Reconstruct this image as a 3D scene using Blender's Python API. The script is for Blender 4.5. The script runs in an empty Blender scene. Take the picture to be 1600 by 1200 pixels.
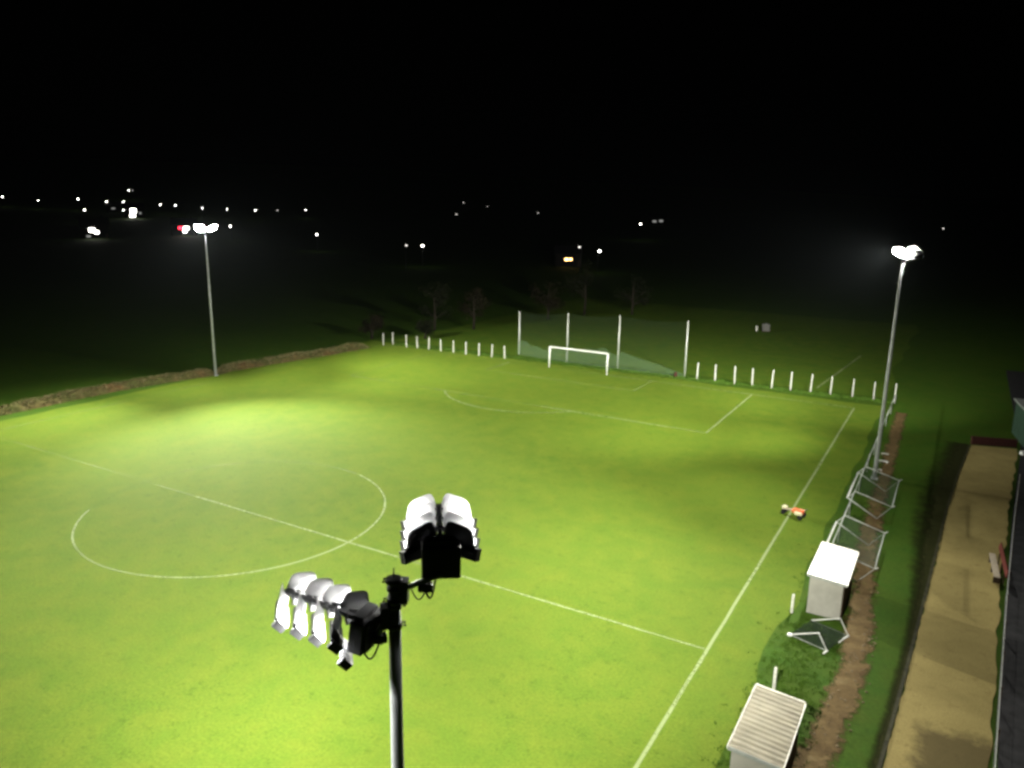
import bpy, bmesh, math, random
from mathutils import Vector, Matrix, noise
R = math.radians
random.seed(7)

scene = bpy.context.scene
# ------------------------------------------------------------------ camera
cam_data = bpy.data.cameras.new('camera')
cam = bpy.data.objects.new('camera', cam_data)
scene.collection.objects.link(cam)
scene.camera = cam
cam_data.sensor_width = 36.0
cam_data.lens = 36.0 * 1209.867 / 1600.0
cam_data.clip_start = 0.1
cam_data.clip_end = 9000.0
YAW, PITCH, ROLL = -0.52433, -0.231084, 0.016188
f_ = Vector((math.sin(YAW)*math.cos(PITCH), math.cos(YAW)*math.cos(PITCH), math.sin(PITCH)))
r_ = Vector((math.cos(YAW), -math.sin(YAW), 0))
u_ = r_.cross(f_)
r2 = r_*math.cos(ROLL) + u_*math.sin(ROLL)
u2 = -r_*math.sin(ROLL) + u_*math.cos(ROLL)
cam.matrix_world = Matrix(((r2.x, u2.x, -f_.x, 37.7403), (r2.y, u2.y, -f_.y, -30.996),
                           (r2.z, u2.z, -f_.z, 19.1662), (0, 0, 0, 1)))
# ------------------------------------------------------------------ night sky
world = bpy.data.worlds.new('World')
scene.world = world
world.use_nodes = True
wn = world.node_tree
bg = wn.nodes['Background']
sky = wn.nodes.new('ShaderNodeTexSky')
sky.sky_type = 'NISHITA'
sky.sun_disc = False
sky.sun_elevation = R(-4)
sky.sun_rotation = R(200)
wn.links.new(sky.outputs[0], bg.inputs[0])
bg.inputs[1].default_value = 0.003
scene.view_settings.view_transform = 'Standard'
scene.view_settings.look = 'None'
scene.view_settings.exposure = 0.0
scene.view_settings.gamma = 1.0
scene.cycles.use_denoising = True
scene.cycles.max_bounces = 6
scene.cycles.diffuse_bounces = 3
scene.cycles.transparent_max_bounces = 16
scene.cycles.sample_clamp_indirect = 6.0
scene.cycles.use_light_tree = True
scene.cycles.pixel_filter_type = 'BLACKMAN_HARRIS'
scene.cycles.filter_width = 3.0

# floodlight tuning: watts per beam, beam angle, tilt below horizontal
LED_STRENGTH = 330.0
HAZE = 0.000008

# ------------------------------------------------------------------ helpers
COL = scene.collection

def tag(o, label=None, cat=None, group=None, kind=None):
    if label: o['label'] = label
    if cat: o['category'] = cat
    if group: o['group'] = group
    if kind: o['kind'] = kind
    return o

def empty(name, loc=(0, 0, 0), rz=0.0):
    o = bpy.data.objects.new(name, None)
    o.empty_display_size = 0.3
    COL.objects.link(o)
    o.location = loc
    o.rotation_euler = (0, 0, rz)
    return o

class MB:
    """collects shapes and links them as one mesh object"""
    def __init__(self):
        self.bm = bmesh.new()
    def box(self, c, s, rot=None, mat=0, bevel=0.0):
        M = Matrix.Translation(Vector(c)) @ (rot.to_4x4() if rot is not None else Matrix.Identity(4)) @ Matrix.Diagonal((s[0], s[1], s[2], 1))
        r = bmesh.ops.create_cube(self.bm, size=1.0, matrix=M)
        fs = set(f for v in r['verts'] for f in v.link_faces)
        for f in fs: f.material_index = mat
        if bevel:
            es = list(set(e for v in r['verts'] for e in v.link_edges))
            bmesh.ops.bevel(self.bm, geom=es, offset=bevel, segments=1, affect='EDGES')
        return self
    def bar(self, a, b, w, h=None, mat=0):
        """rectangular bar from a to b"""
        a, b = Vector(a), Vector(b)
        d = b - a
        q = d.to_track_quat('X', 'Z').to_matrix()
        return self.box((a + b) / 2, (d.length, w, h or w), q, mat)
    def tube(self, pts, rad, seg=10, mat=0, caps=True):
        pts = [Vector(p) for p in pts]
        if not hasattr(rad, '__len__'): rad = [rad] * len(pts)
        rings = []
        n = len(pts)
        prev_x = None
        for i, p in enumerate(pts):
            t = (pts[min(i + 1, n - 1)] - pts[max(i - 1, 0)]).normalized()
            if prev_x is None:
                x = t.orthogonal().normalized()
            else:
                x = (prev_x - t * prev_x.dot(t)).normalized()
            prev_x = x
            y = t.cross(x)
            rings.append([self.bm.verts.new(p + (x * math.cos(2*math.pi*k/seg) + y * math.sin(2*math.pi*k/seg)) * rad[i]) for k in range(seg)])
        for i in range(n - 1):
            for k in range(seg):
                f = self.bm.faces.new((rings[i][k], rings[i][(k+1) % seg], rings[i+1][(k+1) % seg], rings[i+1][k]))
                f.smooth = seg > 6
                f.material_index = mat
        if caps:
            for ring, fl in ((rings[0], True), (rings[-1], False)):
                f = self.bm.faces.new(ring[::-1] if fl else ring)
                f.material_index = mat
        return self
    def poly(self, pts, mat=0):
        f = self.bm.faces.new([self.bm.verts.new(Vector(p)) for p in pts])
        f.material_index = mat
        return f
    def grid(self, fn, nu, nv, mat=0, smooth=True):
        vs = [[self.bm.verts.new(Vector(fn(i / nu, j / nv))) for j in range(nv + 1)] for i in range(nu + 1)]
        for i in range(nu):
            for j in range(nv):
                f = self.bm.faces.new((vs[i][j], vs[i+1][j], vs[i+1][j+1], vs[i][j+1]))
                f.smooth = smooth
                f.material_index = mat
        return self
    def mesh(self, name, mats):
        bmesh.ops.recalc_face_normals(self.bm, faces=self.bm.faces) if getattr(self, 'recalc', True) else None
        me = bpy.data.meshes.new(name)
        self.bm.to_mesh(me)
        self.bm.free()
        for m in (mats if isinstance(mats, (list, tuple)) else [mats]):
            me.materials.append(m)
        return me
    def build(self, name, mats, parent=None):
        o = bpy.data.objects.new(name, self.mesh(name, mats))
        COL.objects.link(o)
        if parent is not None: o.parent = parent
        return o

def put(name, me, parent=None, M=None):
    o = bpy.data.objects.new(name, me)
    COL.objects.link(o)
    if parent is not None: o.parent = parent
    if M is not None: o.matrix_local = M
    return o

def copy_tree(o, parent=None):
    c = o.copy()
    COL.objects.link(c)
    if parent is not None:
        c.parent = parent
        c.matrix_parent_inverse = o.matrix_parent_inverse
    for ch in [k for k in bpy.data.objects if k.parent == o]:
        copy_tree(ch, c)
    return c

# ------------------------------------------------------------------ materials
def mat_new(name):
    m = bpy.data.materials.new(name)
    m.use_nodes = True
    nt = m.node_tree
    return m, nt, nt.nodes, nt.links, nt.nodes['Principled BSDF']

def ramp(nt, fac, stops):
    r = nt.nodes.new('ShaderNodeValToRGB')
    el = r.color_ramp.elements
    while len(el) < len(stops): el.new(0.5)
    for e, (p, c) in zip(el, stops):
        e.position = p
        e.color = (*c, 1)
    nt.links.new(fac, r.inputs[0])
    return r.outputs[0]

def noise_tex(nt, vec, scale, detail=4, rough=0.55, dist=0.0):
    n = nt.nodes.new('ShaderNodeTexNoise')
    n.inputs['Scale'].default_value = scale
    n.inputs['Detail'].default_value = detail
    n.inputs['Roughness'].default_value = rough
    n.inputs['Distortion'].default_value = dist
    nt.links.new(vec, n.inputs['Vector'])
    return n.outputs['Fac']

def math_node(nt, op, a, b=None, clamp=False):
    n = nt.nodes.new('ShaderNodeMath')
    n.operation = op
    n.use_clamp = clamp
    for i, v in enumerate((a, b)):
        if v is None: continue
        if isinstance(v, (int, float)): n.inputs[i].default_value = v
        else: nt.links.new(v, n.inputs[i])
    return n.outputs[0]

def mix_col(nt, fac, a, b, mode='MIX'):
    n = nt.nodes.new('ShaderNodeMix')
    n.data_type = 'RGBA'
    n.blend_type = mode
    for i, v in ((0, fac), (6, a), (7, b)):
        if isinstance(v, (int, float)): n.inputs[i].default_value = v
        elif isinstance(v, tuple): n.inputs[i].default_value = (*v, 1)
        else: nt.links.new(v, n.inputs[i])
    return n.outputs[2]

def obj_vec(nt, generated=False):
    t = nt.nodes.new('ShaderNodeTexCoord')
    return t.outputs['Object']

def world_vec(nt):
    g = nt.nodes.new('ShaderNodeNewGeometry')
    return g.outputs['Position']

def bump(nt, bsdf, height, strength=0.5, dist=0.05):
    b = nt.nodes.new('ShaderNodeBump')
    b.inputs['Strength'].default_value = strength
    b.inputs['Distance'].default_value = dist
    nt.links.new(height, b.inputs['Height'])
    nt.links.new(b.outputs[0], bsdf.inputs['Normal'])

def simple(name, col, rough=0.6, metal=0.0, var=0.12, scale=6.0, bumps=0.0):
    """painted / metal / plastic surface with a little procedural wear"""
    m, nt, N, L, b = mat_new(name)
    n = noise_tex(nt, obj_vec(nt), scale, 5)
    c0 = tuple(max(0, c * (1 - var)) for c in col)
    c1 = tuple(min(1, c * (1 + var)) for c in col)
    L.new(ramp(nt, n, [(0.3, c0), (0.7, c1)]), b.inputs['Base Color'])
    b.inputs['Roughness'].default_value = rough
    b.inputs['Metallic'].default_value = metal
    b.inputs['Specular IOR Level'].default_value = 0.5 if rough < 0.55 else 0.12
    if bumps: bump(nt, b, noise_tex(nt, obj_vec(nt), scale * 4, 4), bumps, 0.01)
    return m

def emit(name, col, strength):
    m, nt, N, L, b = mat_new(name)
    N.remove(b)
    e = N.new('ShaderNodeEmission')
    e.inputs[0].default_value = (*col, 1)
    e.inputs[1].default_value = strength
    L.new(e.outputs[0], N['Material Output'].inputs[0])
    return m

def grass_mat(name, dark, mid, light, yellow, fine=9.0):
    m, nt, N, L, b = mat_new(name)
    v = world_vec(nt)
    big = noise_tex(nt, v, 0.085, 5, 0.6, 0.4)
    med = noise_tex(nt, v, 0.6, 5, 0.62, 0.3)
    fin = noise_tex(nt, v, fine, 5, 0.7)
    c = ramp(nt, big, [(0.34, mid), (0.66, light)])
    c = mix_col(nt, ramp(nt, med, [(0.36, (0, 0, 0)), (0.72, (1, 1, 1))]), c, yellow)
    spot = ramp(nt, noise_tex(nt, v, 1.7, 4, 0.7), [(0.56, (0, 0, 0)), (0.74, (1, 1, 1))])
    c = mix_col(nt, math_node(nt, 'MULTIPLY', spot, 0.62), c, dark)
    c = mix_col(nt, 0.55, c, ramp(nt, fin, [(0.25, (0.45, 0.45, 0.45)), (0.75, (1.5, 1.5, 1.5))]), 'MULTIPLY')
    L.new(c, b.inputs['Base Color'])
    b.inputs['Roughness'].default_value = 0.85
    b.inputs['Specular IOR Level'].default_value = 0.05
    h = math_node(nt, 'ADD', math_node(nt, 'MULTIPLY', fin, 0.5), noise_tex(nt, v, fine * 4, 3, 0.7))
    bump(nt, b, h, 0.55, 0.04)
    return m

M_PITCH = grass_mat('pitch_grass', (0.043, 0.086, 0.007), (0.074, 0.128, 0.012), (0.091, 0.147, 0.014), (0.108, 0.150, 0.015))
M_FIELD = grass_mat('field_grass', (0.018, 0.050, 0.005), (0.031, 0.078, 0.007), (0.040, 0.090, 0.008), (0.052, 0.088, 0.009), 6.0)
M_GALV = simple('galvanised_steel', (0.46, 0.48, 0.49), 0.45, 0.2, 0.15, 3.0)
M_BLACK = simple('black_powder_coat', (0.018, 0.018, 0.02), 0.5, 0.0, 0.3, 8.0)
M_VISOR = simple('grey_reflector_aluminium', (0.33, 0.33, 0.34), 0.5, 0.1, 0.1, 8.0)
M_CABLE = simple('black_cable', (0.012, 0.012, 0.012), 0.6)
M_LED = emit('lit_led_panel', (1.0, 1.0, 0.93), LED_STRENGTH)
M_LEDW = emit("full_power_led_panel", (1.0, 1.0, 0.92), 1250.0)
M_WHITE = simple('white_paint', (0.72, 0.73, 0.70), 0.45, 0, 0.1, 4.0)
M_CONC = simple('pale_concrete', (0.55, 0.55, 0.50), 0.8, 0, 0.25, 6.0, 0.4)
M_RAIL = simple('rail_paint', (0.50, 0.52, 0.50), 0.5, 0.1, 0.2, 4.0)
M_ROOF = simple('cream_roof_sheet', (0.74, 0.72, 0.64), 0.5, 0.05, 0.14, 2.2)
M_CORR = simple('aged_corrugated_sheet', (0.60, 0.56, 0.45), 0.6, 0, 0.16, 1.6)
M_WALL = simple('pale_sheet_wall', (0.29, 0.285, 0.25), 0.65, 0, 0.12, 2.0)
M_TRIM = simple('grey_trim', (0.28, 0.30, 0.28), 0.6)
M_DARKIN = simple('dark_timber', (0.05, 0.035, 0.022), 0.8, 0, 0.3, 5.0)
M_RED = simple('red_paint', (0.085, 0.018, 0.015), 0.55, 0, 0.25, 5.0)
M_ORANGE = simple('orange_paint', (0.75, 0.16, 0.05), 0.5, 0, 0.2, 9.0)
M_CREAM = simple('cream_plastic', (0.78, 0.72, 0.48), 0.5, 0, 0.12, 9.0)
M_TYRE = simple('black_rubber', (0.02, 0.02, 0.02), 0.85)
M_GREENW = simple('green_clad_wall', (0.03, 0.06, 0.04), 0.7, 0, 0.2, 2.0)
M_PLANK = simple('pale_weathered_plank', (0.38, 0.33, 0.25), 0.75, 0, 0.2, 7.0, 0.3)
M_BRICK = simple('dark_red_brick', (0.05, 0.018, 0.014), 0.85, 0, 0.35, 7.0, 0.5)
M_HOUSE = simple('house_render', (0.011, 0.010, 0.009), 0.8, 0, 0.15, 0.6)
M_SLATE = simple('slate_roof', (0.012, 0.012, 0.013), 0.7, 0, 0.3, 1.5)
M_BARK = simple('bark', (0.022, 0.018, 0.013), 0.9, 0, 0.3, 4.0, 0.5)

# ------------------------------------------------------------------ terrain
def smooth01(t):
    t = max(0.0, min(1.0, t))
    return t * t * (3 - 2 * t)

def terrain(x, y):
    d = math.hypot(x, y)
    if d < 150: return 0.0
    a = math.atan2(y, -x)                    # 0 = towards -x, 90 deg = towards +y
    left = smooth01((R(110) - a) / R(70)) if a > 0 else 0.6
    h = smooth01((d - 260) / 1500.0) * (22 + 62 * left)
    h += smooth01((d - 200) / 500.0) * 5.0 * (noise.noise(Vector((x / 260.0, y / 260.0, 0.3))))
    return h

def build_ground():
    mb = MB()
    radii = [0, 20, 40, 60, 80, 100, 125, 150]
    r = 150
    while r < 6000:
        r *= 1.09
        radii.append(r)
    seg = 120
    bm = mb.bm
    c = bm.verts.new((0, 0, 0))
    prev = None
    for r in radii[1:]:
        ring = []
        for k in range(seg):
            a = 2 * math.pi * k / seg
            x, y = r * math.cos(a), r * math.sin(a)
            ring.append(bm.verts.new((x, y, terrain(x, y))))
        for k in range(seg):
            if prev is None:
                f = bm.faces.new((c, ring[k], ring[(k+1) % seg]))
            else:
                f = bm.faces.new((prev[k], ring[k], ring[(k+1) % seg], prev[(k+1) % seg]))
            f.smooth = True
        prev = ring
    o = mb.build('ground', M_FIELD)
    o['kind'] = 'structure'
    return o
build_ground()

HW, HL = 30.014, 49.5        # half width and half length of the pitch

def strip_sheet(name, fn, nu, nv, mat, kind='structure'):
    mb = MB(); mb.recalc = False
    mb.grid(fn, nu, nv, smooth=True)
    o = mb.build(name, mat)
    o['kind'] = kind
    return o

# mown turf of the pitch, edge a little uneven
def turf(u, v):
    x = -HW - 2.6 + u * (2 * HW + 5.0)
    y = -62 + v * (62 + HL + 2.3)
    k = noise.noise(Vector((x * 0.3, y * 0.3, 1.7)))
    if u in (0.0, 1.0): x += 0.5 * k
    if v == 1.0: y += 0.45 * k
    return (x, y, 0.004)
strip_sheet('pitch', turf, 60, 90, M_PITCH)

# rougher practice field beyond the net
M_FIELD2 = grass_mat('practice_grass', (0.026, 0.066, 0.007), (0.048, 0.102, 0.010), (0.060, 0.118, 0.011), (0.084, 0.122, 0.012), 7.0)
def field2(u, v):
    x, y = -30 + u * 62, 54.8 + v * 60
    k = noise.noise(Vector((x * 0.12, y * 0.12, 6.7)))
    if u == 0: x += 1.5 * k
    if u == 1: x += 1.2 * k
    if v == 0: y += 0.9 * k - 0.045 * (12 - x) * 1.0
    return (x, y, 0.006)
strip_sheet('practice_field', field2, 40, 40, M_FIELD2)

# ---- markings, worn white paint on grass
def line_mat(name, wear):
    m, nt, N, L, b = mat_new(name)
    v = world_vec(nt)
    n1 = noise_tex(nt, v, 3.0, 5, 0.7)
    n2 = noise_tex(nt, v, 0.16, 3, 0.5)
    n3 = noise_tex(nt, v, 22.0, 3, 0.7)
    s = math_node(nt, 'ADD', math_node(nt, 'MULTIPLY', n1, 0.45), math_node(nt, 'MULTIPLY', n2, 0.5))
    s = math_node(nt, 'ADD', s, math_node(nt, 'MULTIPLY', n3, 0.25))
    a = ramp(nt, s, [(wear, (0.03, 0.03, 0.03)), (wear + 0.22, (0.75, 0.75, 0.75))])
    b.inputs['Base Color'].default_value = (0.24, 0.31, 0.12, 1)
    b.inputs['Roughness'].default_value = 0.9
    L.new(a, b.inputs['Alpha'])
    return m
M_LINE_STRONG = line_mat('fresh_line_paint', 0.36)
M_LINE = line_mat('line_paint', 0.43)
M_LINE_WORN = line_mat('worn_line_paint', 0.51)
M_LINE_FAINT = line_mat('faint_line_paint', 0.555)

def line(name, a, b, w=0.13, mat=None, z=0.008):
    a, b = Vector((*a, z)), Vector((*b, z))
    d = (b - a)
    n = max(2, int(d.length / 0.7))
    s = Vector((-d.y, d.x, 0)).normalized()
    mb = MB(); mb.recalc = False
    def fn(u, v):
        p = a + d * u
        wob = 0.025 * noise.noise(Vector((p.x * 0.5, p.y * 0.5, 3.1)))
        return p + s * (w * (0.5 - v) * (1 + 0.25 * noise.noise(p * 1.3)) + wob)
    mb.grid(fn, n, 1)
    o = mb.build(name, mat or M_LINE)
    o['kind'] = 'structure'
    return o

def arc(name, c, rad, a0, a1, w=0.13, mat=None, z=0.008):
    n = max(8, int(abs(a1 - a0) * rad / 0.5))
    mb = MB(); mb.recalc = False
    def fn(u, v):
        a = a0 + (a1 - a0) * u
        rr = rad + w * (v - 0.5) + 0.03 * noise.noise(Vector((a * 4, 0.2, 0.7)))
        return (c[0] + rr * math.cos(a), c[1] + rr * math.sin(a), z)
    mb.grid(fn, n, 1)
    o = mb.build(name, mat or M_LINE)
    o['kind'] = 'structure'
    return o

line('right_touch_line', (HW, -60), (HW, HL), 0.15, M_LINE_STRONG)
line('left_touch_line', (-HW, -60), (-HW, HL), 0.12, M_LINE_FAINT)
line('far_goal_line_right_half', (4, HL), (HW - 0.09, HL), 0.15, M_LINE)
line('far_goal_line_left_half', (-HW + 0.09, HL), (3.9, HL), 0.12, M_LINE_FAINT)
line('halfway_line_right_part', (-4.0, 0), (HW - 0.1, 0), 0.13, M_LINE)
line('halfway_line_middle_part', (-8.0, 0), (-4.1, 0), 0.12, M_LINE_WORN)
line('halfway_line_left_part', (-HW + 0.1, 0), (-8.1, 0), 0.11, M_LINE_FAINT)
arc('centre_circle_near_part', (0, 0), 9.15, R(-147), R(76), 0.13, M_LINE)
arc('centre_circle_far_part', (0, 0), 9.15, R(77), R(212), 0.11, M_LINE_FAINT)
line('penalty_area_side_line', (20.16, HL - 16.5), (20.16, HL - 0.1), 0.17, M_LINE_STRONG)
line('penalty_area_front_line_right_part', (4.0, HL - 16.5), (20.05, HL - 16.5), 0.16, M_LINE)
line('penalty_area_front_line_left_part', (-20.05, HL - 16.5), (3.9, HL - 16.5), 0.13, M_LINE_WORN)
line('penalty_area_left_side_line', (-20.16, HL - 16.5), (-20.16, HL - 0.1), 0.12, M_LINE_FAINT)
arc('penalty_arc', (0, HL - 11), 9.15, R(217), R(323), 0.14, M_LINE)
line('goal_area_right_side_line', (9.16, HL - 5.5), (9.16, HL - 0.1), 0.17, M_LINE)
line('goal_area_left_side_line', (-9.16, HL - 5.5), (-9.16, HL - 0.1), 0.16, M_LINE)
line('goal_area_front_line', (-9.05, HL - 5.5), (9.05, HL - 5.5), 0.13, M_LINE_WORN)
line('neighbouring_field_line', (25.4, 56.3), (27.2, 80.0), 0.2, M_LINE, 0.012)

# ---- worn earth track behind the rail
def dirt_mat():
    m, nt, N, L, b = mat_new('trodden_earth')
    v = world_vec(nt)
    n1 = noise_tex(nt, v, 0.9, 6, 0.65, 0.4)
    n2 = noise_tex(nt, v, 5.0, 6, 0.7)
    c = ramp(nt, n1, [(0.3, (0.075, 0.048, 0.020)), (0.55, (0.125, 0.086, 0.036)), (0.78, (0.22, 0.17, 0.085))])
    c = mix_col(nt, 0.6, c, ramp(nt, n2, [(0.25, (0.5, 0.5, 0.5)), (0.75, (1.4, 1.4, 1.4))]), 'MULTIPLY')
    L.new(c, b.inputs['Base Color'])
    b.inputs['Roughness'].default_value = 0.9
    b.inputs['Specular IOR Level'].default_value = 0.08
    # ragged edge: UV.y runs across the strip
    uv = N.new('ShaderNodeUVMap')
    sep = N.new('ShaderNodeSeparateXYZ'); L.new(uv.outputs[0], sep.inputs[0])
    e = math_node(nt, 'ABSOLUTE', math_node(nt, 'SUBTRACT', sep.outputs[1], 0.5))
    e = math_node(nt, 'ADD', e, math_node(nt, 'MULTIPLY', math_node(nt, 'SUBTRACT', noise_tex(nt, v, 1.1, 7, 0.75), 0.5), 1.35))
    a = ramp(nt, e, [(0.24, (1, 1, 1)), (0.44, (0, 0, 0))])
    L.new(a, b.inputs['Alpha'])
    bump(nt, b, n2, 0.7, 0.06)
    return m
M_DIRT = dirt_mat()
DIRT_L = [(-14, 34.5), (-5.5, 34.9), (1.4, 35.35), (6.8, 35.1), (11.2, 34.7), (16.8, 34.4), (33, 34.2), (48, 33.9)]
def interp(tab, y):
    if y <= tab[0][0]: return tab[0][1]
    for (y0, x0), (y1, x1) in zip(tab, tab[1:]):
        if y <= y1: return x0 + (x1 - x0) * (y - y0) / (y1 - y0)
    return tab[-1][1]

def uv_sheet(name, fn, nu, nv, mat):
    me = bpy.data.meshes.new(name)
    vs = [fn(i / nu, j / nv) for i in range(nu + 1) for j in range(nv + 1)]
    fs, uvs = [], []
    for i in range(nu):
        for j in range(nv):
            fs.append((i*(nv+1)+j, (i+1)*(nv+1)+j, (i+1)*(nv+1)+j+1, i*(nv+1)+j+1))
            uvs += [(i/nu, j/nv), ((i+1)/nu, j/nv), ((i+1)/nu, (j+1)/nv), (i/nu, (j+1)/nv)]
    me.from_pydata([tuple(v) for v in vs], [], fs)
    lay = me.uv_layers.new(name='UVMap')
    for k, uv in enumerate(uvs): lay.data[k].uv = uv
    me.materials.append(mat)
    me.polygons.foreach_set('use_smooth', [True] * len(fs))
    o = bpy.data.objects.new(name, me)
    COL.objects.link(o)
    o['kind'] = 'structure'
    return o

def dirt_fn(u, v):
    y = -14 + u * 64
    x = interp(DIRT_L, y) - 0.35 + v * (1.55 - 0.3 * smooth01((y - 10) / 20))
    return (x, y, 0.012 + 0.02 * noise.noise(Vector((x * 1.5, y * 1.5, 0))) * (1 if 0 < v < 1 else 0) + 0.012)
uv_sheet('earth_track', dirt_fn, 160, 8, M_DIRT)

# ---- tan gravel terrace beside the field
PATH_L = [(-16, 36.6), (-4, 37.48), (2.9, 37.84), (10.9, 38.2), (24, 38.75), (33, 39.3), (41.5, 39.98)]
PATH_R = [(-16, 40.2), (-2, 40.7), (2.2, 40.86), (10.5, 41.26), (26.2, 42.14), (42.6, 43.3)]
def gravel_mat():
    m, nt, N, L, b = mat_new('tan_gravel')
    v = world_vec(nt)
    n0 = noise_tex(nt, v, 0.35, 4, 0.6, 0.5)
    n1 = noise_tex(nt, v, 2.2, 6, 0.65)
    n2 = noise_tex(nt, v, 18.0, 4, 0.75)
    c = ramp(nt, n0, [(0.3, (0.235, 0.190, 0.072)), (0.7, (0.335, 0.272, 0.105))])
    c = mix_col(nt, ramp(nt, n1, [(0.55, (0, 0, 0)), (0.8, (0.7, 0.7, 0.7))]), c, (0.15, 0.11, 0.042))
    c = mix_col(nt, 0.6, c, ramp(nt, n2, [(0.25, (0.35, 0.35, 0.35)), (0.75, (1.6, 1.6, 1.6))]), 'MULTIPLY')
    # shadow painted into the gravel colour at the near end, ragged outline
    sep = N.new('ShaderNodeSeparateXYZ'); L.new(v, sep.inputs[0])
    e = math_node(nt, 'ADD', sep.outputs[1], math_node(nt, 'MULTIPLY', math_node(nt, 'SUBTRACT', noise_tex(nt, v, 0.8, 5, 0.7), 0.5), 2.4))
    shade_mask = ramp(nt, math_node(nt, 'MULTIPLY', math_node(nt, 'ADD', e, 10.0), 0.1), [(0.90, (1, 1, 1)), (0.97, (0, 0, 0))])
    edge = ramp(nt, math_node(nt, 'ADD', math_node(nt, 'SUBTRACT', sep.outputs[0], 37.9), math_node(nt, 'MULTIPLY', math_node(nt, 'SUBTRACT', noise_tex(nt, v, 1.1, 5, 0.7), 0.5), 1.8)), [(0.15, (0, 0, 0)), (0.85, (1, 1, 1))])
    c = mix_col(nt, math_node(nt, 'MULTIPLY', math_node(nt, 'MULTIPLY', shade_mask, edge), 0.75), c, (0.055, 0.042, 0.02))
    L.new(c, b.inputs['Base Color'])
    b.inputs['Roughness'].default_value = 0.85
    b.inputs['Specular IOR Level'].default_value = 0.05
    bump(nt, b, n2, 0.6, 0.03)
    return m
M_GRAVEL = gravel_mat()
def path_fn(u, v):
    y = -16 + u * (41.6 + 16) + v * (0.9 if u > 0.99 else 0)
    xl, xr = interp(PATH_L, y), interp(PATH_R, y)
    x = xl + (xr - xl) * v
    if v == 0: x += 0.10 * noise.noise(Vector((0.1, y * 1.3, 2.0)))
    if v == 1: x += 0.18 * noise.noise(Vector((0.7, y * 0.8, 5.0)))
    return (x, y, 0.06)
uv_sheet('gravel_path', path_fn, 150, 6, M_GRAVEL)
mb = MB()
for i in range(30):                       # low kerb under the field edge of the terrace
    y0, y1 = -16 + i * 1.92, -16 + (i + 1) * 1.92 - 0.03
    mb.bar((interp(PATH_L, y0) - 0.10, y0, 0.03), (interp(PATH_L, y1) - 0.10, y1, 0.03), 0.14, 0.12)
o = mb.build('kerb', simple('dark_kerb', (0.03, 0.03, 0.014), 0.85, 0, 0.5, 2.0, 0.4)); o['kind'] = 'structure'  # kerb in a dark, uneven tone

# dark strip along the terrace edge, fading out towards the field
def edge_strip_mat():
    m, nt, N, L, b = mat_new('dark_edge_strip')
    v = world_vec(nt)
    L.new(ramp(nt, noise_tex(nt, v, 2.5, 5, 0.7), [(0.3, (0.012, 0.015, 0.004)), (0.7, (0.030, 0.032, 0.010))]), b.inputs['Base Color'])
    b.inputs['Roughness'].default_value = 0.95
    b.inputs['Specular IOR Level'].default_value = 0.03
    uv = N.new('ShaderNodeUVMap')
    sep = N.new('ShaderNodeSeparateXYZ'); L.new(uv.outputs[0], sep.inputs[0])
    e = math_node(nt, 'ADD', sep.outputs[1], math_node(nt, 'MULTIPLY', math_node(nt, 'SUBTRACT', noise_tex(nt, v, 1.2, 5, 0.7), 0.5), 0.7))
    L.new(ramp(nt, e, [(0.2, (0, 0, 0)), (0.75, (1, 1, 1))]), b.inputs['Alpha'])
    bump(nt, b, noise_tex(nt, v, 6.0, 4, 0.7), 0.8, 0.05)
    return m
def edge_strip_fn(u, v):
    y = -16 + u * 58
    xr = interp(PATH_L, y) - 0.12
    return (xr - (0.55 + 2.0 * smooth01((y - 4) / 22)) * (1 - v), y, 0.010)
uv_sheet('dark_edge_strip', edge_strip_fn, 80, 4, edge_strip_mat())

# dark tarmac yard right of the terrace
def tar(u, v):
    y = -20 + u * 100
    x0 = interp(PATH_R, y) + 0.25
    return (x0 + v * 40, y, 0.008)
M_TAR = simple('dark_tarmac', (0.028, 0.028, 0.03), 0.9, 0, 0.3, 2.0)
strip_sheet('tarmac_yard', tar, 40, 4, M_TAR)

# ---- left boundary bank of earth, stones and dead grass
BANK = [(-30, -36.4), (-10, -35.2), (3.4, -35.2), (14.3, -35.2), (20, -34.2), (25, -32.9), (27, -33.3), (31, -32.6), (40, -31.0), (47.2, -29.9)]
def bank_mat():
    m, nt, N, L, b = mat_new('bank_earth_and_grass')
    v = world_vec(nt)
    n0 = noise_tex(nt, v, 0.22, 4, 0.6)
    n1 = noise_tex(nt, v, 2.4, 6, 0.7)
    c = ramp(nt, n0, [(0.42, (0.058, 0.062, 0.020)), (0.52, (0.085, 0.070, 0.028)), (0.60, (0.105, 0.065, 0.028)), (0.70, (0.066, 0.064, 0.022))])
    c = mix_col(nt, 0.75, c, ramp(nt, n1, [(0.25, (0.3, 0.3, 0.3)), (0.5, (0.9, 0.9, 0.9)), (0.75, (1.8, 1.7, 1.5))]), 'MULTIPLY')
    L.new(c, b.inputs['Base Color'])
    b.inputs['Roughness'].default_value = 0.95
    b.inputs['Specular IOR Level'].default_value = 0.05
    bump(nt, b, n1, 0.9, 0.12)
    return m
M_BANK = bank_mat()
def bank_h(y):
    dip = 1 - 0.75 * math.exp(-((y - 25.6) / 0.9) ** 2)
    return (0.62 + 0.28 * noise.noise(Vector((0, y * 0.35, 4.0)))) * dip * smooth01((47.6 - y) / 2.0)
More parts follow.
